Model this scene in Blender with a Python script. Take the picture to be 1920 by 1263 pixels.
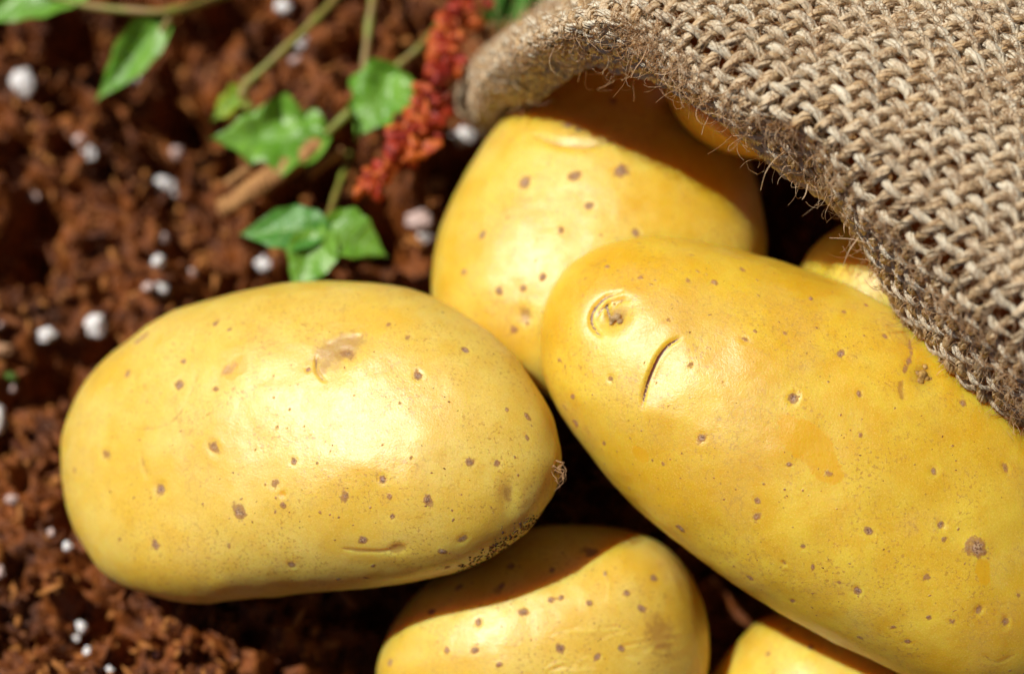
import bpy, math, random
import numpy as np
from mathutils import Vector, Matrix

random.seed(7); rng = np.random.default_rng(7)
CM = 0.01
for o in list(bpy.data.objects): bpy.data.objects.remove(o)
scn = bpy.context.scene
COL = scn.collection

# ------------------------------------------------------------------ camera
PITCH = math.radians(68)                 # camera looks down this much
LOOK = np.array([0.0, 0.0, 7.0])         # point looked at, in cm
DIST = 32.0
RIGHT = np.array([1.0, 0, 0])
UP = np.array([0, math.sin(PITCH), math.cos(PITCH)])
TOW = np.array([0, -math.cos(PITCH), math.sin(PITCH)])
CAMP = LOOK + DIST * TOW
LENS = 62.0
cam_d = bpy.data.cameras.new("camera"); cam = bpy.data.objects.new("camera", cam_d); COL.objects.link(cam)
M = Matrix((RIGHT, UP, TOW)).transposed().to_4x4(); M.translation = Vector(CAMP * CM)
cam.matrix_world = M
cam_d.lens = LENS; cam_d.sensor_width = 36; cam_d.clip_start = 0.01; cam_d.clip_end = 50
cam_d.dof.use_dof = True; cam_d.dof.focus_distance = (DIST + 0.3) * CM; cam_d.dof.aperture_fstop = 6.0
scn.camera = cam

# ------------------------------------------------------------------ light
Lv = np.array([-0.48, 0.50, 0.72]); Lv /= np.linalg.norm(Lv)
SUN = Lv[0] * RIGHT + Lv[1] * UP + Lv[2] * TOW
sun_el = math.asin(SUN[2]); sun_az = math.atan2(SUN[0], SUN[1])
w = bpy.data.worlds.new("World"); scn.world = w; w.use_nodes = True
wn = w.node_tree.nodes; wl = w.node_tree.links
sky = wn.new('ShaderNodeTexSky'); sky.sky_type = 'NISHITA'; sky.sun_disc = False
sky.sun_elevation = sun_el; sky.sun_rotation = sun_az; sky.air_density = 0.3; sky.dust_density = 0.3; sky.ozone_density = 0.2
bg = wn['Background']; bg.inputs[1].default_value = 0.05
wl.new(sky.outputs[0], bg.inputs[0])
sd = bpy.data.lights.new("sun", 'SUN'); sd.energy = 5.0; sd.angle = math.radians(0.55); sd.color = (1.0, 0.965, 0.90)
so = bpy.data.objects.new("sun", sd); COL.objects.link(so)
so.rotation_euler = Vector(SUN).to_track_quat('Z', 'Y').to_euler()
so.location = Vector(SUN) * 1.5
scn.view_settings.view_transform = 'Standard'; scn.view_settings.look = 'None'
scn.view_settings.exposure = 0.06; scn.view_settings.gamma = 1.0
scn.render.engine = 'CYCLES'
scn.cycles.max_bounces = 10; scn.cycles.diffuse_bounces = 5

# ------------------------------------------------------------------ helpers
def pt(px, py, wd):
    """point (cm) seen at photo pixel px,py lying wd cm above the focal plane towards the camera"""
    px = np.asarray(px, float); py = np.asarray(py, float); wd = np.asarray(wd, float)
    sx = (px - 960) / 1920 * 36 / LENS; sy = (631.5 - py) / 1920 * 36 / LENS
    d = DIST - wd
    return CAMP + (sx * d)[..., None] * RIGHT + (sy * d)[..., None] * UP - d[..., None] * TOW
def ray(px, py):
    d = pt(px, py, 0.0) - CAMP
    return d / np.linalg.norm(d)
def gpt(px, py, z=0.0):
    d = ray(px, py); return CAMP + d * ((z - CAMP[2]) / d[2])

def hash3(i, j, k, s):
    n = (i * 374761393 + j * 668265263 + k * 1274126177 + s * 974711) & 0xffffffff
    n = ((n ^ (n >> 13)) * 1103515245) & 0xffffffff
    n = ((n ^ (n >> 16)) * 2654435761) & 0xffffffff
    return ((n ^ (n >> 15)) & 0xffffff) / float(0xffffff)
def vnoise(p, s=0):
    """value noise, 0..1, vectorised"""
    f = np.floor(p); t = p - f; t = t * t * t * (t * (t * 6 - 15) + 10); f = f.astype(np.int64)
    r = 0
    for a in (0, 1):
        for b in (0, 1):
            for c in (0, 1):
                wgt = (t[:, 0] if a else 1 - t[:, 0]) * (t[:, 1] if b else 1 - t[:, 1]) * (t[:, 2] if c else 1 - t[:, 2])
                r = r + wgt * hash3(f[:, 0] + a, f[:, 1] + b, f[:, 2] + c, s)
    return r
def fbm(p, s=0, o=4, g=0.5):
    r = 0; a = 1; tt = 0
    for k in range(o):
        r = r + a * vnoise(p * 2 ** k + k * 17.3, s + k); tt += a; a *= g
    return r / tt

def mesh_obj(name, V, F, mat, parent=None, origin=None, smooth=True, attrs=None, link=True):
    """V in cm (world), F (n,k) index array or list; origin in cm"""
    V = np.asarray(V, float)
    if origin is None: origin = np.zeros(3)
    me = bpy.data.meshes.new(name)
    Vl = (V - origin) * CM
    if isinstance(F, np.ndarray):
        n, k = F.shape
        me.vertices.add(len(Vl)); me.vertices.foreach_set("co", Vl.astype(np.float32).ravel())
        me.loops.add(n * k); me.loops.foreach_set("vertex_index", F.astype(np.int32).ravel())
        me.polygons.add(n); me.polygons.foreach_set("loop_start", np.arange(0, n * k, k, dtype=np.int32))
        me.update(calc_edges=True)
    else:
        me.from_pydata([tuple(v) for v in Vl], [], F); me.update()
    if smooth: me.polygons.foreach_set("use_smooth", np.ones(len(me.polygons), bool))
    if attrs:
        for nm, a in attrs.items():
            at = me.attributes.new(nm, 'FLOAT', 'POINT'); at.data.foreach_set("value", np.asarray(a, np.float32))
    me.materials.append(mat)
    o = bpy.data.objects.new(name, me)
    COL.objects.link(o)
    put(o, origin, parent)
    return o
def put(o, origin, parent):
    if parent is not None:
        o.parent = parent
        o.location = Vector((np.asarray(origin) * CM)) - Vector(parent['_o'])
    else:
        o.location = Vector(np.asarray(origin) * CM)
    o['_o'] = [float(x) * CM for x in origin]
def empty(name, origin):
    o = bpy.data.objects.new(name, None); COL.objects.link(o); o.empty_display_size = 0.01; put(o, origin, None); return o
def tag(o, label=None, cat=None, group=None, kind=None):
    if label: o['label'] = label
    if cat: o['category'] = cat
    if group: o['group'] = group
    if kind: o['kind'] = kind
    return o

# node helper
class NT:
    def __init__(s, name):
        s.m = bpy.data.materials.new(name); s.m.use_nodes = True; s.t = s.m.node_tree; s.n = s.t.nodes; s.l = s.t.links
        s.b = s.n['Principled BSDF']
    def new(s, t, **k):
        x = s.n.new(t)
        for a, b in k.items(): setattr(x, a, b)
        return x
    def set(s, inp, v):
        if isinstance(v, bpy.types.NodeSocket): s.l.new(v, inp)
        else: inp.default_value = v
    def coord(s): return s.new('ShaderNodeTexCoord').outputs['Object']
    def attr(s, nm): return s.new('ShaderNodeAttribute', attribute_name=nm).outputs['Fac']
    def noise(s, vec, scale, detail=3, rough=0.5, dist=0):
        x = s.new('ShaderNodeTexNoise'); s.set(x.inputs['Vector'], vec)
        x.inputs['Scale'].default_value = scale; x.inputs['Detail'].default_value = detail
        x.inputs['Roughness'].default_value = rough; x.inputs['Distortion'].default_value = dist
        return x.outputs['Fac']
    def voro(s, vec, scale, feat='F1'):
        x = s.new('ShaderNodeTexVoronoi', feature=feat); s.set(x.inputs['Vector'], vec); x.inputs['Scale'].default_value = scale
        return x.outputs['Distance']
    def math(s, op, a, b=0.0, c=0.0, clamp=False):
        x = s.new('ShaderNodeMath', operation=op, use_clamp=clamp); s.set(x.inputs[0], a); s.set(x.inputs[1], b)
        if op in ('MULTIPLY_ADD',): s.set(x.inputs[2], c)
        return x.outputs[0]
    def ramp(s, v, lo, hi, a=0.0, b=1.0):
        x = s.new('ShaderNodeMapRange', interpolation_type='SMOOTHSTEP'); s.set(x.inputs['Value'], v)
        x.inputs['From Min'].default_value = lo; x.inputs['From Max'].default_value = hi
        x.inputs['To Min'].default_value = a; x.inputs['To Max'].default_value = b
        return x.outputs['Result']
    def mix(s, f, a, b):
        x = s.new('ShaderNodeMix', data_type='RGBA'); s.set(x.inputs[0], f)
        s.set(x.inputs[6], a if isinstance(a, bpy.types.NodeSocket) else (*a, 1)); s.set(x.inputs[7], b if isinstance(b, bpy.types.NodeSocket) else (*b, 1))
        return x.outputs[2]
    def bump(s, h, strength, dist, prev=None):
        x = s.new('ShaderNodeBump'); s.set(x.inputs['Height'], h); x.inputs['Strength'].default_value = strength; x.inputs['Distance'].default_value = dist
        if prev is not None: s.set(x.inputs['Normal'], prev)
        return x.outputs[0]

def potato_material(name, ca, cb, rough=0.40, sheen=0.0):
    s = NT(name); v = s.coord()
    big = s.ramp(s.noise(v, 55, 3, 0.55), 0.34, 0.68)
    base = s.mix(big, ca, cb)
    mid = s.ramp(s.noise(v, 230, 4, 0.6), 0.35, 0.75)
    base = s.mix(s.math('MULTIPLY', mid, 0.45), base, tuple(c * k for c, k in zip(cb, (0.97, 0.88, 0.62))))
    # scurfy golden russet flecks
    fl = s.noise(v, 1500, 3, 0.6, 0.4)
    flm = s.math('MULTIPLY', s.ramp(fl, 0.54, 0.66), s.ramp(s.noise(v, 90, 3), 0.34, 0.64))
    base = s.mix(s.math('MULTIPLY', flm, 0.75), base, (0.46, 0.23, 0.035))
    gr = s.noise(v, 3200, 3, 0.75)
    base = s.mix(s.ramp(gr, 0.50, 0.72, 0, .34), base, (0.50, 0.26, 0.035))
    base = s.mix(s.ramp(gr, 0.48, 0.30, 0, .30), base, (0.86, 0.72, 0.30))
    # tiny dark pores
    vo = s.voro(v, 520)
    pr = s.math('MULTIPLY', s.ramp(vo, 0.16, 0.05), s.ramp(s.noise(v, 160, 2), 0.50, 0.60))
    base = s.mix(s.math('MULTIPLY', pr, 0.55), base, (0.30, 0.14, 0.04))
    # fine netting and dull scurf
    wv_ = s.new('ShaderNodeVectorMath', operation='ADD'); nv = s.new('ShaderNodeTexNoise'); s.set(nv.inputs['Vector'], v); nv.inputs['Scale'].default_value = 420
    sc_ = s.new('ShaderNodeVectorMath', operation='SCALE'); s.l.new(nv.outputs['Color'], sc_.inputs[0]); sc_.inputs['Scale'].default_value = 0.0022
    s.l.new(v, wv_.inputs[0]); s.l.new(sc_.outputs[0], wv_.inputs[1])
    ve = s.voro(wv_.outputs[0], 560, 'DISTANCE_TO_EDGE')
    scm = s.ramp(s.noise(v, 75, 4, 0.65), 0.47, 0.66)
    net = s.math('MULTIPLY', s.ramp(ve, 0.09, 0.015), s.math('MULTIPLY', scm, s.ramp(s.noise(v, 800, 3), 0.35, 0.6)))
    base = s.mix(s.math('MULTIPLY', net, 0.42), base, (0.42, 0.22, 0.05))
    base = s.mix(s.math('MULTIPLY', scm, 0.16), base, (0.60, 0.42, 0.14))
    # clear thin-skinned patches
    pm = s.ramp(s.math('ADD', s.attr('patch'), s.math('MULTIPLY', s.math('SUBTRACT', s.noise(v, 420, 4, 0.6), 0.5), 0.9)), 0.40, 0.52)
    base = s.mix(s.math('MULTIPLY', pm, 0.75), base, (0.69, 0.38, 0.006))
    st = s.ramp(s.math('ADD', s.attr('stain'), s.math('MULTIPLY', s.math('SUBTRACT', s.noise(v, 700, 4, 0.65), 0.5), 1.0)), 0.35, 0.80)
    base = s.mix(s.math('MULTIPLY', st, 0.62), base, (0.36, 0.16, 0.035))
    # corky lenticels
    nz = s.math('MULTIPLY', s.math('SUBTRACT', s.noise(v, 750, 4, 0.62), 0.5), 1.15)
    ck = s.math('ADD', s.attr('cork'), nz)
    rim = s.ramp(ck, 0.26, 0.50); core = s.ramp(ck, 0.48, 0.82)
    base = s.mix(s.math('MULTIPLY', rim, 0.85), base, (0.36, 0.17, 0.055))
    corec = s.mix(s.ramp(s.noise(v, 2600, 3), 0.38, 0.62), (0.17, 0.075, 0.035), (0.50, 0.33, 0.20))
    base = s.mix(s.math('MULTIPLY', core, 0.9), base, corec)
    cr = s.ramp(s.math('ADD', s.attr('crack'), s.math('MULTIPLY', nz, 0.45)), 0.50, 0.68)
    base = s.mix(cr, base, (0.20, 0.055, 0.016))
    s.set(s.b.inputs['Base Color'], base)
    rg = s.math('ADD', s.math('ADD', s.math('MULTIPLY', scm, 0.10), s.ramp(s.noise(v, 900, 3), 0.3, 0.7, rough - 0.04, rough + 0.10)), s.math('MULTIPLY', s.math('ADD', rim, s.math('MULTIPLY', pm, -0.35)), 0.28))
    s.set(s.b.inputs['Roughness'], rg)
    s.b.inputs['IOR'].default_value = 1.45
    s.b.inputs['Specular IOR Level'].default_value = 0.55
    s.b.inputs['Subsurface Weight'].default_value = 0.85
    s.b.inputs['Subsurface Radius'].default_value = (1.0, 0.44, 0.07)
    s.b.inputs['Subsurface Scale'].default_value = 0.0085
    b1 = s.bump(s.noise(v, 480, 3, 0.55), 0.16, 0.0004)
    b2 = s.bump(s.noise(v, 2300, 4, 0.7), 0.6, 0.00012, b1)
    b3 = s.bump(s.math('MULTIPLY', ck, s.ramp(ck, 0.2, 0.6)), 0.7, 0.00022, b2)
    s.set(s.b.inputs['Normal'], b3)
    s.set(s.b.inputs['Coat Weight'], s.math('MULTIPLY', s.math('SUBTRACT', s.math('SUBTRACT', 1.0, s.math('MULTIPLY', scm, 0.35)), rim, 0.0, True), 0.6)); s.b.inputs['Coat Roughness'].default_value = 0.28; s.set(s.b.inputs['Coat Normal'], b3)
    return s.m

def simple_mat(name, col, rough=0.6, var=None, scale=300, spec=0.4, sss=0, bumps=None, transl=0, attrvar=None):
    s = NT(name); v = s.coord()
    c = s.mix(s.ramp(s.noise(v, scale, 4, 0.6), 0.3, 0.7), col, var if var else tuple(x * 0.6 for x in col))
    if attrvar: c = s.mix(s.attr('tone'), c, attrvar)
    s.set(s.b.inputs['Base Color'], c)
    s.b.inputs['Roughness'].default_value = rough; s.b.inputs['Specular IOR Level'].default_value = spec
    if sss:
        s.b.inputs['Subsurface Weight'].default_value = sss; s.b.inputs['Subsurface Radius'].default_value = (1, .6, .3); s.b.inputs['Subsurface Scale'].default_value = 0.002
    if bumps: s.set(s.b.inputs['Normal'], s.bump(s.noise(v, bumps[0], 4, 0.6), bumps[1], bumps[2]))
    if transl:
        tr = s.new('ShaderNodeBsdfTranslucent'); s.set(tr.inputs['Color'], c)
        mx = s.new('ShaderNodeMixShader'); mx.inputs[0].default_value = transl
        s.l.new(s.b.outputs[0], mx.inputs[1]); s.l.new(tr.outputs[0], mx.inputs[2])
        s.l.new(mx.outputs[0], s.n['Material Output'].inputs['Surface'])
    return s.m

# ------------------------------------------------------------------ ground
PX = 18.5 / 1920        # cm per photo pixel near the focal plane
def axis(lo, hi, a, b, step, grow=1.18):
    x = list(np.arange(a, b + 1e-6, step)); s = step
    while x[-1] < hi: s *= grow; x.append(x[-1] + s)
    s = step
    while x[0] > lo: s *= grow; x.insert(0, x[0] - s)
    return np.array(x)
gx = axis(-150, 150, -14, 12, 0.12); gy = axis(-120, 160, -12, 14, 0.12)
HOLLOWS = []
for (hx, hy, hr, hd) in [(335, 165, 75, 2.6), (370, 70, 70, 1.8), (130, 55, 70, 2.2), (445, 22, 60, 2.2), (55, 420, 60, 2.0), (40, 500, 50, 1.6), (570, 350, 75, 2.0), (640, 300, 60, 2.0), (860, 330, 80, 2.2), (200, 660, 45, 1.2), (90, 700, 60, 1.6), (700, 430, 45, 1.4), (270, 270, 40, 1.0), (420, 560, 50, 1.3)]:
    q_ = gpt(hx, hy, -.5); HOLLOWS.append((q_[0], q_[1], hr * PX * 1.25, hd))
def ground_h(x, y):
    p = np.stack([x, y, np.zeros_like(x)], 1)
    h = (fbm(p * 0.28, 3, 3) - 0.5) * 1.5
    n1 = fbm(p * np.array([0.95, 0.8, 1]), 11, 4, 0.55)
    h = h + (np.abs(n1 - 0.5) * -3.2 + 0.3)
    h = h + (fbm(p * 3.0, 29, 4, 0.65) - 0.5) * 1.7
    # deeper hollows
    hol = np.clip((vnoise(p * 0.55, 77) - 0.66) * 6, 0, 1)
    h = h - hol * 1.6
    for (qx, qy, qr, qd) in HOLLOWS:
        h = h - qd * np.exp(-(((x - qx) ** 2 + (y - qy) ** 2) / qr ** 2) ** 1.5)
    h = h - 5.0 * np.exp(-(((x - 2.6) / 6.0) ** 2 + ((y + 6.0) / 4.0) ** 2) ** 2)
    return h
GX, GY = np.meshgrid(gx, gy, indexing='ij')
gh = ground_h(GX.ravel(), GY.ravel())
GV = np.stack([GX.ravel(), GY.ravel(), gh], 1)
nx, ny = len(gx), len(gy)
I = np.arange(nx * ny).reshape(nx, ny)
GF = np.stack([I[:-1, :-1], I[1:, :-1], I[1:, 1:], I[:-1, 1:]], -1).reshape(-1, 4)
def soil_mat(name, chips=False):
    s = NT(name); v = s.coord()
    c = s.mix(s.ramp(s.noise(v, 160, 5, 0.65), 0.32, 0.68), (0.065, 0.015, 0.003), (0.25, 0.068, 0.010))
    c = s.mix(s.ramp(s.noise(v, 700, 4, 0.7), 0.50, 0.75, 0, .7), c, (0.46, 0.17, 0.035))
    c = s.mix(s.ramp(s.noise(v, 45, 3, 0.6), 0.5, 0.75, 0, .75), c, (0.035, 0.010, 0.004))
    if chips:
        t = s.attr('tone')
        c = s.mix(s.ramp(t, 0.55, 1.0, 0, .85), c, (0.42, 0.165, 0.035))
        c = s.mix(s.ramp(t, 0.35, 0.0, 0, .8), c, (0.055, 0.012, 0.005))
    s.set(s.b.inputs['Base Color'], c); s.b.inputs['Roughness'].default_value = 0.5; s.b.inputs['Specular IOR Level'].default_value = 0.28
    s.set(s.b.inputs['Normal'], s.bump(s.noise(v, 1200, 4, 0.7), 0.8, 0.0006))
    return s.m
M_soil = soil_mat('soil'); M_chip = soil_mat('soil_chip', True)
ground = mesh_obj('ground', GV, GF, M_soil); tag(ground, kind='structure')

def ico(n=1):
    t = (1 + 5 ** .5) / 2
    v = [(-1, t, 0), (1, t, 0), (-1, -t, 0), (1, -t, 0), (0, -1, t), (0, 1, t), (0, -1, -t), (0, 1, -t), (t, 0, -1), (t, 0, 1), (-t, 0, -1), (-t, 0, 1)]
    f = [(0, 11, 5), (0, 5, 1), (0, 1, 7), (0, 7, 10), (0, 10, 11), (1, 5, 9), (5, 11, 4), (11, 10, 2), (10, 7, 6), (7, 1, 8), (3, 9, 4), (3, 4, 2), (3, 2, 6), (3, 6, 8), (3, 8, 9), (4, 9, 5), (2, 4, 11), (6, 2, 10), (8, 6, 7), (9, 8, 1)]
    v = [np.array(x, float) / np.linalg.norm(x) for x in v]
    for _ in range(n):
        mid = {}; nf = []
        def m(a, b):
            k = (min(a, b), max(a, b))
            if k not in mid:
                q = v[a] + v[b]; v.append(q / np.linalg.norm(q)); mid[k] = len(v) - 1
            return mid[k]
        for a, b, c in f:
            x, y, z = m(a, b), m(b, c), m(c, a); nf += [(a, x, z), (b, y, x), (c, z, y), (x, y, z)]
        f = nf
    return np.array(v), np.array(f)
ICO0 = ico(0); ICO1 = ico(1); ICO2 = ico(2); ICO3 = ico(3)
def rot_rand(r=rng):
    q = r.normal(size=4); q /= np.linalg.norm(q); a, b, c, d = q
    return np.array([[1 - 2 * (c * c + d * d), 2 * (b * c - a * d), 2 * (b * d + a * c)], [2 * (b * c + a * d), 1 - 2 * (b * b + d * d), 2 * (c * d - a * b)], [2 * (b * d - a * c), 2 * (c * d + a * b), 1 - 2 * (b * b + c * c)]])

# loose crumbs and fibres of the soil: nobody could count them
cv, cf, ct = [], [], []; off = 0
NCH = 11000
cx = rng.uniform(-14, 12, NCH); cy = rng.uniform(-12, 14, NCH); ch = ground_h(cx, cy)
for k in range(NCH):
    V0, F0 = ICO0
    fib = rng.random() < 0.45
    s = np.exp(rng.normal(-2.3, 0.42)) if not fib else np.exp(rng.normal(-2.65, 0.3))
    sc = np.array([1, rng.uniform(.5, .9), rng.uniform(.35, .8)]) * s
    if fib: sc = np.array([rng.uniform(2.5, 5.5), 1, .8]) * s
    vv = V0 * (1 + rng.uniform(-.28, .28, (len(V0), 1))) * sc
    vv = vv @ rot_rand().T
    if fib: vv[:, 2] *= 0.5
    vv = vv + np.array([cx[k], cy[k], ch[k] + s * 0.25])
    cv.append(vv); cf.append(F0 + off); ct.append(np.full(len(vv), rng.random())); off += len(vv)
crumbs = mesh_obj('soil_crumbs', np.concatenate(cv), np.concatenate(cf), M_chip, smooth=False, attrs={'tone': np.concatenate(ct)})
tag(crumbs, 'loose orange brown crumbs and fibres of potting soil strewn over the ground', 'soil', kind='stuff')

# ------------------------------------------------------------------ potatoes
_cs = {}
def cube_sphere(n):
    if n in _cs: return _cs[n]
    a = np.tan(np.linspace(-math.pi / 4, math.pi / 4, n + 1)); A, B = np.meshgrid(a, a, indexing='ij'); o = np.ones_like(A)
    P, F = [], []; J = np.arange((n + 1) ** 2).reshape(n + 1, n + 1)
    q = np.stack([J[:-1, :-1], J[1:, :-1], J[1:, 1:], J[:-1, 1:]], -1).reshape(-1, 4)
    for k, (x, y, z) in enumerate([(A, B, o), (B, A, -o), (o, A, B), (-o, B, A), (B, o, A), (A, -o, B)]):
        P.append(np.stack([x, y, z], -1).reshape(-1, 3)); F.append(q + k * (n + 1) ** 2)
    P = np.concatenate(P); P /= np.linalg.norm(P, axis=1)[:, None]; F = np.concatenate(F)
    _, idx, inv = np.unique(np.round(P, 5), axis=0, return_index=True, return_inverse=True)
    r = (P[idx], inv.ravel()[F]); _cs[n] = r; return r
def normals(V, F):
    if F.shape[1] == 4: fn = np.cross(V[F[:, 2]] - V[F[:, 0]], V[F[:, 3]] - V[F[:, 1]])
    else: fn = np.cross(V[F[:, 1]] - V[F[:, 0]], V[F[:, 2]] - V[F[:, 0]])
    N = np.zeros_like(V)
    for k in range(F.shape[1]):
        for d in range(3): N[:, d] += np.bincount(F[:, k], fn[:, d], len(V))
    return N / (np.linalg.norm(N, axis=1)[:, None] + 1e-12)
def smooth_closed(pts, n=720):
    """closed Catmull-Rom through the outline points"""
    p = np.array(pts, float); m = len(p); out = []
    for i in range(m):
        a, b, c, d = p[i - 1], p[i], p[(i + 1) % m], p[(i + 2) % m]
        t = np.linspace(0, 1, 24, endpoint=False)[:, None]
        out.append(0.5 * ((2 * b) + (-a + c) * t + (2 * a - 5 * b + 4 * c - d) * t ** 2 + (-a + 3 * b - 3 * c + d) * t ** 3))
    return np.concatenate(out)

class Potato:
    """solid tuber: an outline in a tilted plane through its middle, swollen to a real thickness"""
    def __init__(s, outline, wd, h, tilt=(0, 0), n=100, seed=1, lump=0.10, p=2.15, centre=None, hb=None):
        O = smooth_closed(outline)
        c2 = np.array(centre) if centre is not None else (O.max(0) + O.min(0)) / 2
        c = pt(c2[0], c2[1], wd)
        wv = CAMP - c; wv /= np.linalg.norm(wv)
        r = np.cross(UP, wv); r /= np.linalg.norm(r); u = np.cross(wv, r)
        nrm = wv - tilt[0] * r - tilt[1] * u           # plane of the rim
        R3 = []
        for q in O:
            d = ray(q[0], q[1]); t = np.dot(c - CAMP, nrm) / np.dot(d, nrm); R3.append(CAMP + d * t - c)
        R3 = np.array(R3)
        X = R3 @ r; Y = R3 @ u; Z = R3 @ wv
        th = np.unwrap(np.arctan2(Y, X)); 
        if th[-1] < th[0]: th = th[::-1]; R3 = R3[::-1]; X = X[::-1]; Y = Y[::-1]; Z = Z[::-1]
        o = np.argsort(np.mod(th, 2 * math.pi)); tm = np.mod(th, 2 * math.pi)[o]; rr = np.hypot(X, Y)[o] * 0.988; zz = Z[o]
        tm = np.concatenate([tm - 2 * math.pi, tm, tm + 2 * math.pi]); rr = np.tile(rr, 3); zz = np.tile(zz, 3)
        D, F = cube_sphere(n)
        ph = np.arccos(np.clip(D[:, 2], -1, 1)); ph = math.pi * (ph / math.pi) ** 1.22
        az = np.arctan2(D[:, 1], D[:, 0]); azm = np.mod(az, 2 * math.pi)
        rho = np.sin(ph); cz = np.cos(ph)
        # superellipse profile
        k = (np.abs(rho) ** p + np.abs(cz) ** p) ** (1 / p); rho = rho / k; cz = cz / k
        Ri = np.interp(azm, tm, rr); Zi = np.interp(azm, tm, zz)
        hh = np.where(cz > 0, h, hb if hb else h)
        V = c + (np.cos(az) * Ri * rho)[:, None] * r + (np.sin(az) * Ri * rho)[:, None] * u + (Zi * rho + hh * cz)[:, None] * wv
        N = normals(V, F)
        if np.mean(np.sum(N * (V - c), 1)) < 0: F = F[:, ::-1]; N = -N
        edge = 1 - np.clip(rho, 0, 1) ** 6
        V = V + N * ((fbm(V * 0.33, seed, 2) - 0.5) * lump * 3 * edge + (fbm(V * 1.1, seed + 5, 3) - 0.5) * lump * 0.9)[:, None]
        s.V, s.F = V, F; s.N = normals(V, F); s.c = c; s.n = len(V); s.wv = wv; s.seed = seed
        s.at = {k: np.zeros(s.n) for k in ('cork', 'crack', 'patch', 'stain')}
        rel = V - CAMP; dd = -(rel @ TOW)
        s.px = 960 + (rel @ RIGHT) / dd * LENS / 36 * 1920; s.py = 631.5 - (rel @ UP) / dd * LENS / 36 * 1920
        s.face = np.sum(s.N * (CAMP - V), 1) > 0
        s.disp = np.zeros(s.n)
    def hit(s, px, py):
        d2 = (s.px - px) ** 2 + (s.py - py) ** 2 + np.where(s.face, 0, 1e9)
        i = int(np.argmin(d2)); n = s.N[i]; d = ray(px, py); k = np.dot(s.V[i] - CAMP, n) / np.dot(d, n)
        q = CAMP + d * k
        return (q if np.linalg.norm(q - s.V[i]) < .09 else s.V[i]), n
    def spot(s, px, py, r, key='cork', aspect=1.0, ang=0.0, dent=0.0, amp=1.0):
        c, n = s.hit(px, py); R = r * PX
        a = RIGHT * math.cos(ang) - UP * math.sin(ang); a = a - n * np.dot(a, n); a /= np.linalg.norm(a); b = np.cross(n, a)
        d = s.V - c; x = (d @ a) / aspect; y = d @ b; z = d @ n
        q = np.sqrt(x * x + y * y + z * z) / R
        m = q < 4; f = np.zeros(s.n); f[m] = np.exp(-0.7 * q[m] ** 2)
        if key: s.at[key] = np.maximum(s.at[key], amp * f)
        if dent: s.disp -= dent * 0.8 * (f - 0.12 * np.exp(-((q - 1.9) ** 2) * 1.5) * m)
    def line(s, pts, wpx, key='crack', dent=0.0, amp=1.0, taper=True):
        P = []
        pts = smooth_open(np.array(pts, float), 10)
        for q in pts: P.append(s.hit(q[0], q[1])[0])
        P = np.array(P); best = np.full(s.n, 1e9); side = np.zeros(s.n); W = wpx * PX; tt = np.zeros(s.n)
        m = (np.linalg.norm(s.V - P.mean(0), axis=1) < np.ptp(P, axis=0).max() + 1.5)
        Vm = s.V[m]; bm = best[m]; sm = side[m]; tm = tt[m]
        for i in range(len(P) - 1):
            a, b = P[i], P[i + 1]; ab = b - a; L = ab @ ab
            if L < 1e-9: continue
            t = np.clip(((Vm - a) @ ab) / L, 0, 1); pr = a + t[:, None] * ab; d = np.linalg.norm(Vm - pr, axis=1)
            sd = np.sum(np.cross(ab, Vm - a) * s.N[m], 1)
            k = d < bm; bm = np.where(k, d, bm); sm = np.where(k, np.sign(sd), sm); tm = np.where(k, (i + t) / (len(P) - 1), tm)
        best[m] = bm; side[m] = sm; tt[m] = tm
        tp = np.sqrt(np.clip(4 * tt * (1 - tt), 0, 1)) if taper else np.ones(s.n)
        f = np.where(best < 1e8, np.exp(-0.7 * (best / (W * (0.25 + 0.75 * tp))) ** 2), 0) * np.clip(tp + .3, 0, 1)
        if key: s.at[key] = np.maximum(s.at[key], amp * f)
        if dent: s.disp -= dent * f
        return best, side, tp
    def freckles(s, count, rmin=2, rmax=5, seed=0):
        r = np.random.default_rng(s.seed * 31 + seed); idx = r.choice(s.n, count)
        for i in idx:
            q = np.linalg.norm(s.V - s.V[i], axis=1) / (r.uniform(rmin, rmax) * PX); m = q < 3
            s.at['cork'][m] = np.maximum(s.at['cork'][m], r.uniform(.45, .8) * np.exp(-0.8 * q[m] ** 2))
    def build(s, mat, label, name='potato'):
        V = s.V + s.N * s.disp[:, None]
        lo = V[np.argmin(V[:, 2])]; org = np.array([s.c[0], s.c[1], lo[2]])
        o = mesh_obj(name, V, s.F, mat, origin=org, attrs=s.at)
        tag(o, label, 'potato', 'potatoes spilling from the sack'); s.o = o; s.VV = V
        return o
def smooth_open(p, k=10):
    p = np.asarray(p, float)
    if len(p) < 3: return np.array([p[0] + (p[-1] - p[0]) * t for t in np.linspace(0, 1, k)])
    q = np.vstack([2 * p[0] - p[1], p, 2 * p[-1] - p[-2]]); out = []
    for i in range(1, len(q) - 2):
        a, b, c, d = q[i - 1], q[i], q[i + 1], q[i + 2]; t = np.linspace(0, 1, k, endpoint=False)[:, None]
        out.append(0.5 * ((2 * b) + (-a + c) * t + (2 * a - 5 * b + 4 * c - d) * t ** 2 + (-a + 3 * b - 3 * c + d) * t ** 3))
    out.append(p[-1:]); return np.concatenate(out)

M_pale = potato_material('pale_potato_skin', (0.75, 0.56, 0.115), (0.71, 0.46, 0.038), 0.45)
M_gold = potato_material('golden_potato_skin', (0.72, 0.52, 0.045), (0.66, 0.39, 0.006), 0.46)
M_rear = potato_material('rear_potato_skin', (0.75, 0.56, 0.095), (0.69, 0.43, 0.012), 0.43)
M_deep = potato_material('deep_potato_skin', (0.76, 0.42, 0.04), (0.72, 0.33, 0.015), 0.44)

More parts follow.
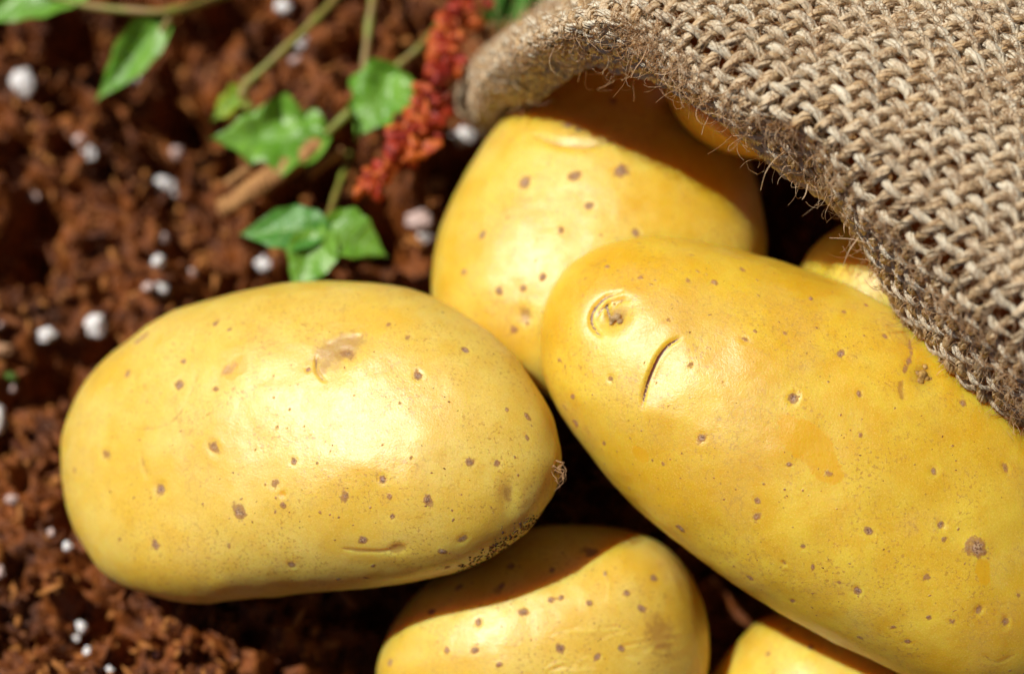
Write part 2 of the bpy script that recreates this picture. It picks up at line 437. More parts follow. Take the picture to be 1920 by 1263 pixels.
# left potato
P2 = Potato([(110, 860), (118, 800), (140, 740), (175, 690), (230, 640), (300, 592), (380, 562), (470, 540), (560, 528), (650, 526), (740, 533), (800, 548), (870, 588), (930, 630), (980, 685), (1020, 745), (1045, 800), (1053, 860), (1045, 910), (1020, 960), (980, 1005), (920, 1045), (850, 1075), (760, 1095), (650, 1108), (540, 1116), (440, 1126), (370, 1131), (300, 1122), (230, 1098), (180, 1060), (140, 1000), (118, 930)],
            -3.6, 2.7, tilt=(0.40, -0.13), n=142, seed=3, lump=0.08, p=2.35)
for a in [(335, 720, 12, .02), (405, 728, 9, 0), (700, 593, 6, 0), (728, 608, 6, .01), (765, 632, 7, .02), (872, 655, 8, .03), (783, 703, 8, .03), (198, 853, 13, .04), (300, 915, 14, .05), (399, 838, 12, .03), (448, 958, 15, .02), (516, 905, 11, .01), (530, 947, 8, 0), (646, 930, 11, .01), (730, 930, 7, 0), (717, 898, 7, .03), (803, 937, 9, .02), (881, 867, 9, .02), (933, 868, 9, .03), (951, 767, 4, 0), (989, 779, 7, 0), (989, 818, 6, .02), (868, 1010, 9, .03), (830, 1034, 8, 0), (681, 1012, 8, .01), (546, 1059, 8, .03), (430, 1020, 9, 0), (290, 1020, 12, .02), (577, 692, 5, .03), (650, 660, 13, .03), (735, 968, 5, .02), (686, 1083, 6, 0), (635, 1085, 4, 0), (840, 1062, 8, 0), (550, 865, 7, .02), (430, 618, 6, 0), (405, 606, 7, 0), (240, 700, 9, 0), (343, 676, 6, 0), (700, 1060, 5, 0), (520, 800, 5, 0), (600, 960, 5, 0), (140, 880, 8, 0), (225, 1010, 6, 0)]:
    P2.spot(a[0], a[1], a[2] * .82, dent=a[3] * 1.1, aspect=random.uniform(1, 1.6), ang=random.uniform(.4, 2.4), amp=random.uniform(.55, 1.0))
P2.spot(440, 690, 20, 'patch', 1.6, -.4); P2.spot(430, 690, 12, 'stain', 2.0, -.5, amp=.8); P2.spot(530, 926, 6, 'patch', amp=1.2, dent=.02)
P2.spot(745, 1028, 9, 'stain', 1.7, -.3, amp=1.3, dent=.05); P2.spot(265, 632, 8, 'cork', 2.4, -.75, dent=.05)
P2.spot(632, 655, 36, 'stain', 1.7, -.5, amp=.95, dent=.05); P2.spot(610, 680, 20, 'stain', 1.7, -1.1, amp=.8); P2.spot(955, 928, 14, 'stain', 2, 1.3, amp=.7, dent=.06)
P2.spot(950, 880, 90, None, 1.4, 1.0, dent=.05); P2.spot(345, 745, 90, None, 1.0, 0, dent=.05)
P2.line([(592, 665), (592, 690), (602, 708), (612, 715)], 3.0, amp=.66, dent=.03); P2.line([(612, 640), (640, 625), (680, 622)], 9, 'stain', amp=.6, dent=-.02)
P2.line([(372, 690), (355, 740), (325, 785), (285, 803), (248, 802)], 4, 'stain', amp=.6, dent=.006, taper=False)
P2.line([(640, 1028), (690, 1033), (735, 1032)], 4, 'stain', amp=1.0, dent=.025); P2.line([(330, 905), (380, 950), (400, 985)], 5, 'stain', amp=.45, dent=0)
P2.line([(262, 845), (272, 880), (280, 900)], 6, 'stain', amp=.6, dent=.02)
P2.spot(1048, 885, 17, 'crack', 1.6, 1.5, dent=.18)
P2.spot(780, 560, 60, 'stain', 2, .5, amp=.35)
P2.freckles(260, 1.2, 3.2)
P2.build(M_pale, 'large pale potato lying on the soil left of the others, dotted with brown spots')

# right potato
P3 = Potato([(1010, 640), (1014, 582), (1034, 530), (1070, 490), (1120, 462), (1180, 446), (1250, 443), (1310, 450), (1380, 465), (1460, 487), (1540, 512), (1640, 548), (1730, 590), (1830, 655), (1930, 742), (2020, 860), (2055, 990), (2060, 1100), (2030, 1200), (1970, 1270), (1890, 1305), (1800, 1300), (1700, 1268), (1600, 1222), (1500, 1172), (1400, 1112), (1300, 1040), (1220, 980), (1150, 912), (1085, 830), (1040, 760), (1015, 700)],
            -2.7, 2.75, tilt=(-0.15, -0.04), n=152, seed=8, lump=0.07, p=2.2)
for a in [(1205, 463, 7, .01), (1296, 478, 7, .01), (1393, 505, 8, .02), (1340, 530, 7, 0), (1289, 525, 6, .01), (1253, 600, 6, .01), (1397, 637, 7, .02), (1415, 620, 4, 0), (1471, 624, 6, .01), (1577, 662, 7, .03), (1583, 584, 7, .02), (1624, 572, 5, .01), (1659, 629, 7, .02), (1488, 746, 9, .05), (1295, 685, 7, .01), (1356, 718, 6, .01), (1145, 710, 7, .03), (1048, 675, 6, 0), (1073, 743, 6, .01), (1060, 765, 8, 0), (1078, 793, 10, .02), (1132, 832, 6, .02), (1180, 915, 6, 0), (1315, 821, 8, .03), (1243, 868, 6, .01), (1275, 990, 9, .01), (1419, 938, 6, .02), (1419, 967, 8, .02), (1480, 870, 6, .01), (1630, 995, 8, .03), (1506, 1025, 5, .02), (1470, 1056, 5, .04), (1524, 1062, 5, .01), (1607, 1107, 7, .05), (1573, 1092, 5, .02), (1765, 983, 8, .05), (1751, 882, 9, .04), (1885, 876, 8, .04), (1836, 1143, 8, .05), (1886, 1165, 8, .05), (1785, 1165, 7, .02), (1742, 1157, 5, .02), (1701, 1203, 7, .03), (1612, 1195, 6, .01), (1675, 1175, 6, .01), (1910, 1115, 6, .02), (1611, 738, 6, .02), (1614, 815, 5, .01), (1805, 755, 8, .02), (1406, 1083, 8, .02), (1486, 1126, 5, .03), (1737, 1083, 8, .02), (1770, 1010, 6, 0), (1480, 1195, 5, 0), (1800, 690, 7, 0), (1520, 560, 5, 0), (1330, 590, 3, 0), (1200, 520, 5, 0), (1138, 500, 6, 0)]:
    P3.spot(a[0], a[1], a[2] * .82, dent=a[3] * 1.1, aspect=random.uniform(1, 1.45), ang=random.uniform(.4, 2.4), amp=random.uniform(.55, 1.0))
P3.spot(1830, 1026, 19, 'cork', 1.25, .3, amp=.82, dent=-.03); P3.spot(1842, 1070, 15, 'patch', 1.6, 1.4, amp=1.0)
P3.spot(1512, 828, 30, 'patch', 1.8, .7, amp=1.25); P3.spot(1552, 880, 24, 'patch', 1.2, .7, amp=1.1); P3.spot(1553, 885, 9, 'cork', 1.2, 0, amp=.55)
P3.spot(1200, 850, 13, 'patch', 1.3, .5, amp=1.1); P3.spot(1078, 795, 9, 'patch', amp=1.0); P3.spot(1350, 785, 14, 'stain', 1.6, 0, amp=.45)
P3.spot(1860, 1050, 170, 'patch', 1.3, .3, amp=.26); P3.spot(1760, 800, 150, 'patch', 1.5, .7, amp=.26); P3.spot(1430, 1060, 110, 'stain', 2.6, .55, amp=.42)
P3.spot(1140, 592, 30, None, 1.2, .2, dent=.11); P3.spot(1150, 588, 22, 'stain', 1.5, -.2, amp=.75, dent=.05)
P3.spot(1115, 500, 40, 'stain', 1.8, -.7, amp=.5); P3.spot(1680, 620, 60, 'stain', 2.0, .5, amp=.45)
P3.line([(1168, 546), (1135, 556), (1112, 578), (1106, 600), (1114, 618), (1128, 632)], 3.2, amp=.86, dent=.055)
P3.line([(1172, 556), (1140, 565), (1120, 582), (1115, 600)], 2.6, amp=.72, dent=.05)
P3.line([(1134, 562), (1136, 580), (1143, 602)], 3.4, amp=.85, dent=.06); P3.line([(1140, 578), (1160, 563), (1182, 560)], 2.6, amp=.6, dent=.04)
b, sd, tp = P3.line([(1277, 631), (1253, 646), (1235, 667), (1220, 700), (1209, 732), (1203, 765)], 3.4, amp=.95, dent=.09)
side_ref = P3.hit(1250, 715)[0]; i = int(np.argmin(np.linalg.norm(P3.V - side_ref, axis=1))); sg = sd[i]
bb = np.where(b < 1e8, b, 99)
P3.disp += np.where(sd == sg, -0.085, 0.035) * np.exp(-(bb / np.where(sd == sg, .42, .16)) ** 2) * tp ** 3 * (1 - np.exp(-(bb / .05) ** 2))
P3.at['stain'] = np.maximum(P3.at['stain'], 0.42 * np.exp(-(bb / .35) ** 2) * (sd == sg) * tp)
P3.line([(1705, 632), (1708, 665), (1698, 690), (1697, 700)], 6, 'cork', amp=.56, dent=.02); P3.line([(1692, 712), (1688, 730), (1694, 752)], 7, 'stain', amp=.8, dent=.012)
P3.spot(1733, 700, 24, 'stain', 1.0, 0, amp=.7, dent=.08)
P3.line([(1840, 1225), (1870, 1240), (1905, 1225)], 4, 'stain', amp=.7, dent=.012)
P3.freckles(320, 1.2, 3.0)
P3.build(M_gold, 'biggest golden potato with a curved cut and a cracked eye, partly under the sack')

# back potato, half shaded by the sack mouth
P1 = Potato([(806, 540), (812, 470), (833, 400), (866, 330), (905, 268), (950, 215), (1000, 175), (1060, 140), (1130, 120), (1200, 120), (1265, 145), (1330, 192), (1385, 260), (1420, 340), (1437, 420), (1437, 490), (1420, 570), (1380, 650), (1300, 720), (1200, 765), (1100, 770), (1000, 735), (920, 690), (850, 635), (815, 590)],
            -5.9, 2.75, tilt=(0.0, -0.36), n=100, seed=14, lump=0.07, p=2.25)
for a in [(985, 342, 10, .02), (1077, 330, 10, .02), (1165, 320, 12, .03), (1105, 386, 7, .02), (1052, 432, 5, 0), (1018, 520, 6, .01), (1192, 435, 7, .02), (965, 618, 7, .01), (935, 545, 7, 0), (905, 440, 7, 0), (980, 540, 6, 0), (1145, 160, 9, 0), (1150, 190, 7, 0), (870, 510, 6, 0)]:
    P1.spot(*a[:3], dent=a[3], aspect=1.2, ang=random.random() * 3)
P1.spot(985, 590, 13, 'stain', 1.2, 1.2, amp=1.0, dent=.05)
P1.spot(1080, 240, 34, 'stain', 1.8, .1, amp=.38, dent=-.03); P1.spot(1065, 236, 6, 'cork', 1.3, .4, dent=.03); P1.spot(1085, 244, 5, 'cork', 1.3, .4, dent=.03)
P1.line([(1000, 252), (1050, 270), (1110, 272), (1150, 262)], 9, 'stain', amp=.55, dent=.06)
P1.freckles(60, 2, 4)
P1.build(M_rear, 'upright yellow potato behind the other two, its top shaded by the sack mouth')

# bottom potato
P4 = Potato([(703, 1270), (715, 1210), (740, 1160), (780, 1110), (840, 1062), (900, 1025), (960, 998), (1020, 984), (1090, 982), (1160, 988), (1215, 1003), (1262, 1032), (1297, 1075), (1320, 1130), (1331, 1190), (1328, 1263), (1300, 1345), (1230, 1405), (1100, 1440), (950, 1440), (820, 1410), (735, 1350)],
            -4.7, 2.75, tilt=(0.02, 0.05), n=120, seed=22, lump=0.08, p=2.25)
for a in [(958, 1060, 9, .03), (1035, 1068, 6, .02), (897, 1165, 7, .03), (890, 1218, 7, .01), (981, 1147, 8, 0), (860, 1100, 8, 0), (1226, 1083, 8, .02), (1204, 1140, 8, .02), (1175, 1110, 6, 0), (730, 1240, 9, .03), (1120, 1230, 7, .03), (1050, 1215, 8, .02), (808, 1145, 8, .03), (838, 1218, 6, 0), (1033, 1124, 6, 0), (1052, 1120, 5, 0), (1165, 1215, 7, 0), (1105, 1130, 6, 0), (935, 1245, 6, 0), (1135, 1075, 5, 0), (940, 1098, 7, 0)]:
    P4.spot(a[0], a[1], a[2] * .85, dent=a[3], aspect=1.25, ang=random.random() * 3)
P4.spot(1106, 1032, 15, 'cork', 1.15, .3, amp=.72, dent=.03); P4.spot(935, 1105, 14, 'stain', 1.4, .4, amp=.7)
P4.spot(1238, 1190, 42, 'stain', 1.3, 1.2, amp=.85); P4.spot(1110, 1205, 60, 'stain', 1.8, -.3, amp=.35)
for q in range(26):                                    # wrinkles of the shrunken right end
    x = random.uniform(1010, 1260); y = 1195 + random.uniform(-5, 75) - (x - 1010) * .10
    P4.line([(x, y), (x + 24, y - random.uniform(2, 14)), (x + 50, y - random.uniform(0, 18))], 3.5, 'stain', amp=.18, dent=random.choice([-.011, .012]))
P4.line([(1130, 1060), (1142, 1090), (1140, 1130)], 3, 'stain', amp=.5, dent=-.01)
P4.freckles(160, 1.2, 3.2)
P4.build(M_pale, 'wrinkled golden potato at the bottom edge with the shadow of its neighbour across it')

# bottom right potato
P5 = Potato([(1322, 1285), (1350, 1235), (1390, 1190), (1420, 1163), (1455, 1147), (1500, 1140), (1600, 1150), (1720, 1210), (1800, 1300), (1800, 1400), (1700, 1480), (1550, 1500), (1400, 1450), (1330, 1370)],
            -5.1, 2.5, tilt=(0, -0.05), n=64, seed=31, lump=0.07)
P5.spot(1478, 1180, 6); P5.spot(1520, 1212, 6); P5.spot(1440, 1225, 5); P5.freckles(30, 2, 4)
P5.build(M_rear, 'potato peeping out at the bottom edge under the biggest golden potato')
# inside the sack
P6 = Potato([(1246, 150), (1256, 200), (1285, 243), (1340, 280), (1410, 298), (1480, 302), (1560, 290), (1630, 240), (1650, 150), (1600, 60), (1500, 10), (1380, 10), (1290, 70)],
            -4.1, 2.3, tilt=(0.05, 0), n=64, seed=41, lump=0.07)
P6.line([(1262, 168), (1300, 200), (1345, 240), (1385, 268)], 10, 'stain', amp=.9, dent=.16); P6.freckles(20, 2, 4)
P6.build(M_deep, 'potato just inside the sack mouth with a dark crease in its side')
P7 = Potato([(1486, 560), (1496, 510), (1520, 465), (1560, 430), (1620, 405), (1690, 405), (1770, 450), (1830, 540), (1850, 640), (1800, 710), (1700, 735), (1600, 710), (1510, 640)],
            -4.3, 2.4, tilt=(0, -.05), n=64, seed=47, lump=0.06)
P7.freckles(20, 2, 4)
P7.build(M_rear, 'potato wedged between the sack hem and the biggest golden potato')
P8 = Potato([(930, 900), (960, 820), (1040, 770), (1130, 770), (1220, 830), (1280, 920), (1270, 1010), (1180, 1060), (1060, 1060), (970, 1010)],
            -9.3, 2.2, n=48, seed=53, lump=0.06)
P8.freckles(20, 2, 4)
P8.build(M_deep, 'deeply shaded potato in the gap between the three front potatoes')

# ------------------------------------------------------------------ parts on the potatoes
M_bud = simple_mat('sprout_bud', (0.42, 0.25, 0.06), 0.5, (0.22, 0.11, 0.03), 900, bumps=(1500, .6, .0003))
M_flake = simple_mat('dry_skin_flake', (0.62, 0.42, 0.20), 0.55, (0.38, 0.22, 0.08), 900, transl=.25)
M_fil = simple_mat('root_fibre', (0.50, 0.30, 0.15), 0.6, (0.2, .09, .03), 900)
M_mudl = simple_mat('soil_speck', (0.16, 0.06, 0.02), 0.85, (0.30, 0.14, 0.05), 900)
M_speck = simple_mat('dried_mud', (0.035, 0.016, 0.010), 0.85, (0.08, .035, .018), 900)
def lump_cluster(P, px, py, blobs, name, mat):
    c, n = P.hit(px, py); vs, fs, of = [], [], 0
    for (dx, dy, r, hgt) in blobs:
        q, nn = P.hit(px + dx, py + dy); V0, F0 = ICO2
        vv = V0 * r * PX * (1 + .25 * (fbm(V0 * 2.2 + dx, 5, 2)[:, None] - .5) * 2); vv = vv + nn * ((vv @ nn) * (hgt - 1))[:, None]
        vs.append(vv + q - nn * 0.06); fs.append(F0 + of); of += len(vv)
    return mesh_obj(name, np.concatenate(vs), np.concatenate(fs), mat, parent=P.o, origin=c)
lump_cluster(P3, 1732, 700, [(0, 0, 10, 1.0), (-4, 12, 8, .9), (8, 6, 6, 1.1), (5, -15, 6, .9), (16, 8, 4, .8), (-8, -3, 6, .8), (14, -24, 4, .7)], 'eye_bud', M_bud)
lump_cluster(P3, 1147, 596, [(0, 0, 7, .8), (8, -4, 8, .6), (14, 4, 6, .5), (-3, 8, 4, .7)], 'eye_bud', M_flake)
def tube(P, R, sides=5, close=True):
    P = np.asarray(P, float); n = len(P); R = np.broadcast_to(R, (n,)) if np.ndim(R) else np.full(n, R)
    T = np.gradient(P, axis=0); T /= np.linalg.norm(T, axis=1)[:, None] + 1e-12
    ref = np.array([0.3, 0.2, 0.93]); A = np.cross(T, ref); A /= np.linalg.norm(A, axis=1)[:, None] + 1e-9; B = np.cross(T, A)
    a = np.arange(sides) / sides * 2 * math.pi
    V = P[:, None] + R[:, None, None] * (np.cos(a)[None, :, None] * A[:, None] + np.sin(a)[None, :, None] * B[:, None])
    V = V.reshape(-1, 3); i = np.arange(n - 1)[:, None] * sides; k = np.arange(sides)[None]; k2 = (k + 1) % sides
    F = np.stack([i + k, i + k2, i + sides + k2, i + sides + k], -1).reshape(-1, 4)
    return V, F
def join(parts):
    vs, fs, of = [], [], 0
    for V, F in parts: vs.append(V); fs.append(F + of); of += len(V)
    return np.concatenate(vs), np.concatenate(fs)
# torn stolon fibres at the left potato's right end
pr = []
c, n = P2.hit(1046, 885)
for q in range(10):
    x, y = 1040 + random.uniform(-3, 8), 862 + random.uniform(0, 20)
    a = P2.hit(x, y)[0]; L = random.uniform(.18, .48)
    path = [a + (RIGHT * (.05 + .10 * math.sin(t * 3 + q)) * (t > 0) + n * .05 * math.sin(t * 2.6)) + (-UP * L * t) + RIGHT * random.uniform(-.02, .02) for t in np.linspace(0, 1, 8)]
    pr.append(tube(path, np.linspace(.011, .004, 8), 4))
V, F = join(pr); mesh_obj('stolon_fibres', V, F, M_fil, parent=P2.o, origin=c)
# mud stuck along the lower edge of the left potato
vs = []
edge = smooth_open([(862, 1068), (885, 1056), (910, 1044), (925, 1032), (945, 1018), (970, 1000), (990, 985), (1008, 970)], 10)
for q in range(260):
    e = edge[random.randrange(len(edge))]; a, nn = P2.hit(e[0] + random.gauss(0, 6), e[1] + random.gauss(0, 6))
    V0, F0 = ICO0; r = PX * random.uniform(1.3, 4.6); vv = V0 * np.array([1, .7, .6]) * r * (1 + rng.uniform(-.3, .3, (12, 1))); vv = vv @ rot_rand().T
    vv = vv - nn * ((vv @ nn) * .55)[:, None]
    vs.append((vv + a + rng.normal(0, .012, 3) * 0 + nn * r * .2, F0))
V, F = join(vs); tag(mesh_obj('dried_mud', V, F, M_speck, parent=P2.o, origin=P2.hit(940, 1020)[0], smooth=False), kind='stuff')

for P, (x0, y0, x1, y1), nn_ in ((P2, (200, 580, 960, 1090), 55), (P3, (1080, 500, 1850, 1180), 45), (P4, (740, 1120, 1290, 1255), 30)):
    vs = []
    for q in range(nn_):
        a, nn = P.hit(random.uniform(x0, x1), random.uniform(y0, y1)); r = PX * random.uniform(.8, 2.4)
        vv = ICO0[0] * np.array([1.3, .7, .6]) * r * (1 + rng.uniform(-.3, .3, (12, 1))); vv = vv @ rot_rand().T; vv = vv - nn * ((vv @ nn) * .5)[:, None]
        vs.append((vv + a + nn * r * .2, ICO0[1]))
    V, F = join(vs); tag(mesh_obj('soil_specks', V, F, M_mudl, parent=P.o, origin=P.c, smooth=False), kind='stuff')

# ------------------------------------------------------------------ the burlap sack
# control net: one row per station round the mouth, columns from the tucked hem outwards over the sack
NET = [
    [(955, 275, -9.6), (925, 262, -9.4), (903, 248, -9.0), (880, 225, -8.9), (864, 195, -9.2), (880, 160, -10.0), (960, 120, -10.8), (1080, 60, -11), (1200, 0, -11)],
    [(960, 232, -7.9), (935, 222, -7.6), (908, 203, -7.2), (892, 180, -7.0), (874, 140, -7.6), (905, 105, -8.8), (990, 60, -9.8), (1100, -30, -10.2), (1230, -100, -10.4)],
    [(1000, 188, -6.1), (966, 180, -5.8), (940, 155, -5.3), (918, 122, -5.0), (912, 98, -5.6), (950, 66, -6.9), (1030, 10, -8.2), (1120, -120, -9), (1260, -200, -9.6)],
    [(1060, 142, -4.2), (1034, 126, -3.9), (1010, 100, -3.4), (996, 70, -3.0), (1006, 40, -3.8), (1046, 2, -5.2), (1110, -60, -6.6), (1180, -190, -7.4), (1320, -290, -8.4)],
    [(1140, 112, -2.4), (1112, 94, -2.1), (1090, 66, -1.5), (1088, 36, -1.0), (1106, 4, -1.4), (1160, -48, -2.4), (1200, -150, -3.6), (1310, -250, -5), (1450, -360, -6.4)],
    [(1245, 160, -1.5), (1205, 128, -1.2), (1183, 102, -.6), (1185, 55, .1), (1215, -5, .1), (1285, -65, -.6), (1385, -145, -1.8), (1500, -240, -3.2), (1640, -340, -4.8)],
    [(1335, 230, -1.1), (1295, 200, -.8), (1268, 168, -.3), (1275, 118, .5), (1335, 52, .6), (1430, -5, .2), (1545, -65, -.6), (1670, -140, -1.9), (1800, -230, -3.6)],
    [(1430, 320, -.9), (1388, 285, -.6), (1365, 245, -.1), (1385, 198, .8), (1455, 132, .9), (1565, 75, .6), (1690, 25, 0), (1820, -40, -1.1), (1960, -120, -2.8)],
    [(1540, 420, -.6), (1490, 380, -.3), (1472, 330, .1), (1495, 282, 1.1), (1570, 222, 1.2), (1685, 168, 1.0), (1815, 122, .4), (1950, 60, -.6), (2090, -10, -2.2)],
    [(1635, 540, -.4), (1585, 490, 0), (1572, 432, .4), (1598, 380, 1.5), (1680, 318, 1.6), (1795, 268, 1.4), (1930, 222, .8), (2070, 165, -.2), (2210, 100, -1.8)],
    [(1735, 660, -.3), (1690, 608, .2), (1678, 545, .7), (1706, 490, 1.8), (1790, 425, 2.0), (1905, 375, 1.8), (2040, 325, 1.2), (2180, 270, .2), (2330, 210, -1.6)],
    [(1850, 775, -.3), (1802, 722, .3), (1788, 655, .8), (1818, 598, 2.0), (1900, 535, 2.2), (2010, 485, 2.0), (2150, 435, 1.4), (2300, 385, .4), (2450, 330, -1.4)],
    [(1975, 885, -.4), (1925, 832, .2), (1908, 765, .8), (1935, 705, 2.0), (2010, 645, 2.3), (2120, 595, 2.1), (2260, 550, 1.5), (2420, 510, .4), (2580, 470, -1.6)],
    [(2110, 1000, -.8), (2060, 945, -.2), (2040, 875, .4), (2060, 815, 1.6), (2130, 755, 2.0), (2240, 710, 1.8), (2380, 670, 1.1), (2540, 640, -.2), (2700, 620, -2.4)],
    [(2250, 1120, -1.6), (2200, 1060, -1.0), (2180, 990, -.4), (2190, 930, .6), (2260, 870, 1.1), (2370, 830, .8), (2510, 800, 0), (2660, 780, -1.6), (2800, 780, -4)],
]
for k, row in enumerate(NET):
    for c_ in range(4):
        f = (1, 1, 1, .5)[c_]; x, y, z = row[c_]
        if k >= 9: x += (32 if k == 9 else 12) * f; y -= (26 if k == 9 else 4) * f; z += (-1.7, -1.5, -1.25, -.45)[c_]
        elif k == 8: x += 46 * f; y -= 42 * f; z += (-.5, -.4, -.2, .1)[c_]
        elif k >= 5: x += 14 * f; y -= 18 * f
        if k >= 5 and c_ in (1, 2): z += (.15, .35)[c_ - 1]
        if k >= 5 and c_ == 3: x += 7; y -= 9
        if k >= 5: pass
        elif k >= 1: z += (.5, .9, .9, .5)[k - 1]
        row[c_] = (x, y, z)
NET3 = np.array([[pt(*c) for c in row] for row in NET]); NU, NV, _ = NET3.shape
def cr_w(t): return np.stack([-.5 * t + t * t - .5 * t ** 3, 1 - 2.5 * t * t + 1.5 * t ** 3, .5 * t + 2 * t * t - 1.5 * t ** 3, -.5 * t * t + .5 * t ** 3], -1)
def bs_w(t): return np.stack([(1 - t) ** 3, 3 * t ** 3 - 6 * t * t + 4, -3 * t ** 3 + 3 * t * t + 3 * t + 1, t ** 3], -1) / 6
def S(u, v):
    u = np.clip(u, 0, NU - 1 - 1e-6); v = np.clip(v, 0, NV - 1 - 1e-6); iu = np.floor(u).astype(int); iv = np.floor(v).astype(int)
    wu = cr_w(u - iu) * .6 + bs_w(u - iu) * .4; wv = cr_w(v - iv) * .7 + bs_w(v - iv) * .3; r = 0
    for a in range(4):
        ia = np.clip(iu + a - 1, 0, NU - 1)
        for b in range(4):
            ib = np.clip(iv + b - 1, 0, NV - 1); r = r + (wu[..., a] * wv[..., b])[..., None] * NET3[ia, ib]
    return r
def SN(u, v):
    e = 0.02; a = S(u + e, v) - S(u - e, v); b = S(u, v + e) - S(u, v - e); n = np.cross(b, a); n /= np.linalg.norm(n, axis=-1)[..., None] + 1e-9
    return n
if SN(np.array([8.0]), np.array([4.0]))[0] @ TOW < 0:
    _SN = SN
    def SN(u, v): return -_SN(u, v)
# wrinkle the cloth a little
def SW(u, v):
    p = S(u, v); n = SN(u, v)
    q = np.stack([u * .9, v * .8, np.zeros_like(u)], -1).reshape(-1, 3)
    h = ((fbm(q, 61, 3) - .5) * .38).reshape(u.shape)
    return p + n * h[..., None], n
uu = np.linspace(0, NU - 1, 400); Lu = np.concatenate([[0], np.cumsum(np.linalg.norm(np.diff(S(uu, np.full(400, 4.0)), axis=0), axis=1))])
vv_ = np.linspace(0, NV - 1, 300); Lvv = np.concatenate([[0], np.cumsum(np.linalg.norm(np.diff(S(np.full(300, 8.5), vv_), axis=0), axis=1))])
PB, PA = 0.335, 0.305
NB = int(Lu[-1] / PB); NA = int(Lvv[-1] / PA)
jb = np.cumsum(rng.uniform(.82, 1.18, NB + 3)); jb = (jb - jb[0]) / (jb[-1] - jb[0]) * NB
ja = np.cumsum(rng.uniform(.82, 1.18, NA + 3)); ja = (ja - ja[0]) / (ja[-1] - ja[0]) * NA
def b2u(b): return np.interp(np.interp(b, np.arange(NB + 3), jb) * PB, Lu, uu)
def a2v(a): return np.interp(np.interp(a, np.arange(NA + 3), ja) * PA, Lvv, vv_)
def yarn_mat(name, c1, c2, tf=0.28):
    s = NT(name); v = s.coord(); t = s.attr('tone')
    c = s.mix(t, c1, c2)
    c = s.mix(s.ramp(s.noise(v, 110, 3, 0.6), 0.5, 0.72, 0, .30), c, (0.52, 0.30, 0.12))
    c = s.mix(s.ramp(s.noise(v, 1500, 3, 0.6), 0.4, 0.7, 0, .16), c, (0.44, 0.28, 0.13))
    s.set(s.b.inputs['Base Color'], c); s.b.inputs['Roughness'].default_value = 0.36; s.b.inputs['Specular IOR Level'].default_value = 0.8
    s.set(s.b.inputs['Normal'], s.bump(s.noise(v, 3600, 3, 0.7), 0.8, 0.00022))
    tr = s.new('ShaderNodeBsdfTranslucent'); s.set(tr.inputs['Color'], s.mix(0.5, c, (0.95, 0.55, 0.10)))
    mx = s.new('ShaderNodeMixShader'); mx.inputs[0].default_value = tf
    s.l.new(s.b.outputs[0], mx.inputs[1]); s.l.new(tr.outputs[0], mx.inputs[2]); s.l.new(mx.outputs[0], s.n['Material Output'].inputs['Surface'])
    return s.m
M_yarn = yarn_mat('jute_yarn', (0.72, 0.50, 0.25), (0.97, 0.90, 0.70))
M_fuzz = yarn_mat('jute_fibre', (0.62, 0.43, 0.22), (0.95, 0.84, 0.62), 0.55)
sack = empty('burlap_sack', gpt(1500, 300, 0)); tag(sack, 'coarse woven brown burlap sack lying open over the potatoes', 'sack')
AMP = 0.057; YR = 0.106
def yarn(kind, idx, length, seg=0.082):
    n = int(length / seg); t = np.linspace(0, 1, n)
    r = np.random.default_rng(1000 * (kind == 'warp') + idx)
    if kind == 'warp':  # runs along the mouth
        b = t * (NB + 1) + .3; a = np.full(n, float(idx))
        a = a + .16 * (fbm(np.stack([b * .45, a * 3.1, a * 0], -1), 5, 2) - .5) * 2
        off = -AMP * np.tanh(1.7 * np.cos(math.pi * (idx + b))) * 1.08
    else:
        a = t * (NA + 1) + .1; b = np.full(n, float(idx))
        b = b + .16 * (fbm(np.stack([a * .45, b * 3.1, a * 0 + 9], -1), 6, 2) - .5) * 2
        off = AMP * np.tanh(1.6 * np.cos(math.pi * (idx + a))) * .98
    P, N = SW(b2u(b), a2v(a)); P = P + N * (off + (fbm(np.stack([a * .8, b * .8, a * 0 + 3], -1), 8, 2) - .5) * .05)[:, None]
    T = np.gradient(P, axis=0); sp = np.linalg.norm(T, axis=1); s_ = np.cumsum(sp); T /= sp[:, None] + 1e-9
    B = np.cross(T, N); B /= np.linalg.norm(B, axis=1)[:, None] + 1e-9; N2 = np.cross(B, T)
    thick = YR * (.90 if kind == 'warp' else 1.0) * r.uniform(.82, 1.12) * (.85 + .35 * fbm(np.stack([s_ * 1.2, s_ * 0 + idx * 7.7, s_ * 0], -1), 12, 2))
    parts, tone = [], []
    ns = 8 if kind == 'warp' else 11; base = r.uniform(0, 1)
    for k in range(ns):
        ph = k / (ns - 1) * 2 * math.pi + s_ * 6.5 + .9 * (vnoise(np.stack([s_ * 2.2, s_ * 0 + k * 5.1, s_ * 0 + idx], -1), 3) - .5) * 2
        rr = thick * (.62 + .5 * (vnoise(np.stack([s_ * 2.0, s_ * 0 + k * 3.3, s_ * 0 + idx * 1.7], -1), 4) - .5)) if k else thick * .1
        C = P + N2 * (rr * np.cos(ph))[:, None] * .85 + B * (rr * np.sin(ph))[:, None]
        rs = thick * ((.42 if kind == 'warp' else .33) if k else .72) * r.uniform(.75, 1.2)
        V, F = tube(C, rs, 3 if k else 4)
        parts.append((V, F)); tone.append(np.full(len(V), np.clip(.40 * base + .45 * r.uniform() + r.normal(0, .06) + (.34 if kind == 'warp' else -.12), 0, 1)))  # warp lighter, weft browner: partly jute tone, partly sunlit direction painted into the colour
    V, F = join(parts)
    return V, F, np.concatenate(tone), P, N, B, thick
YP = []
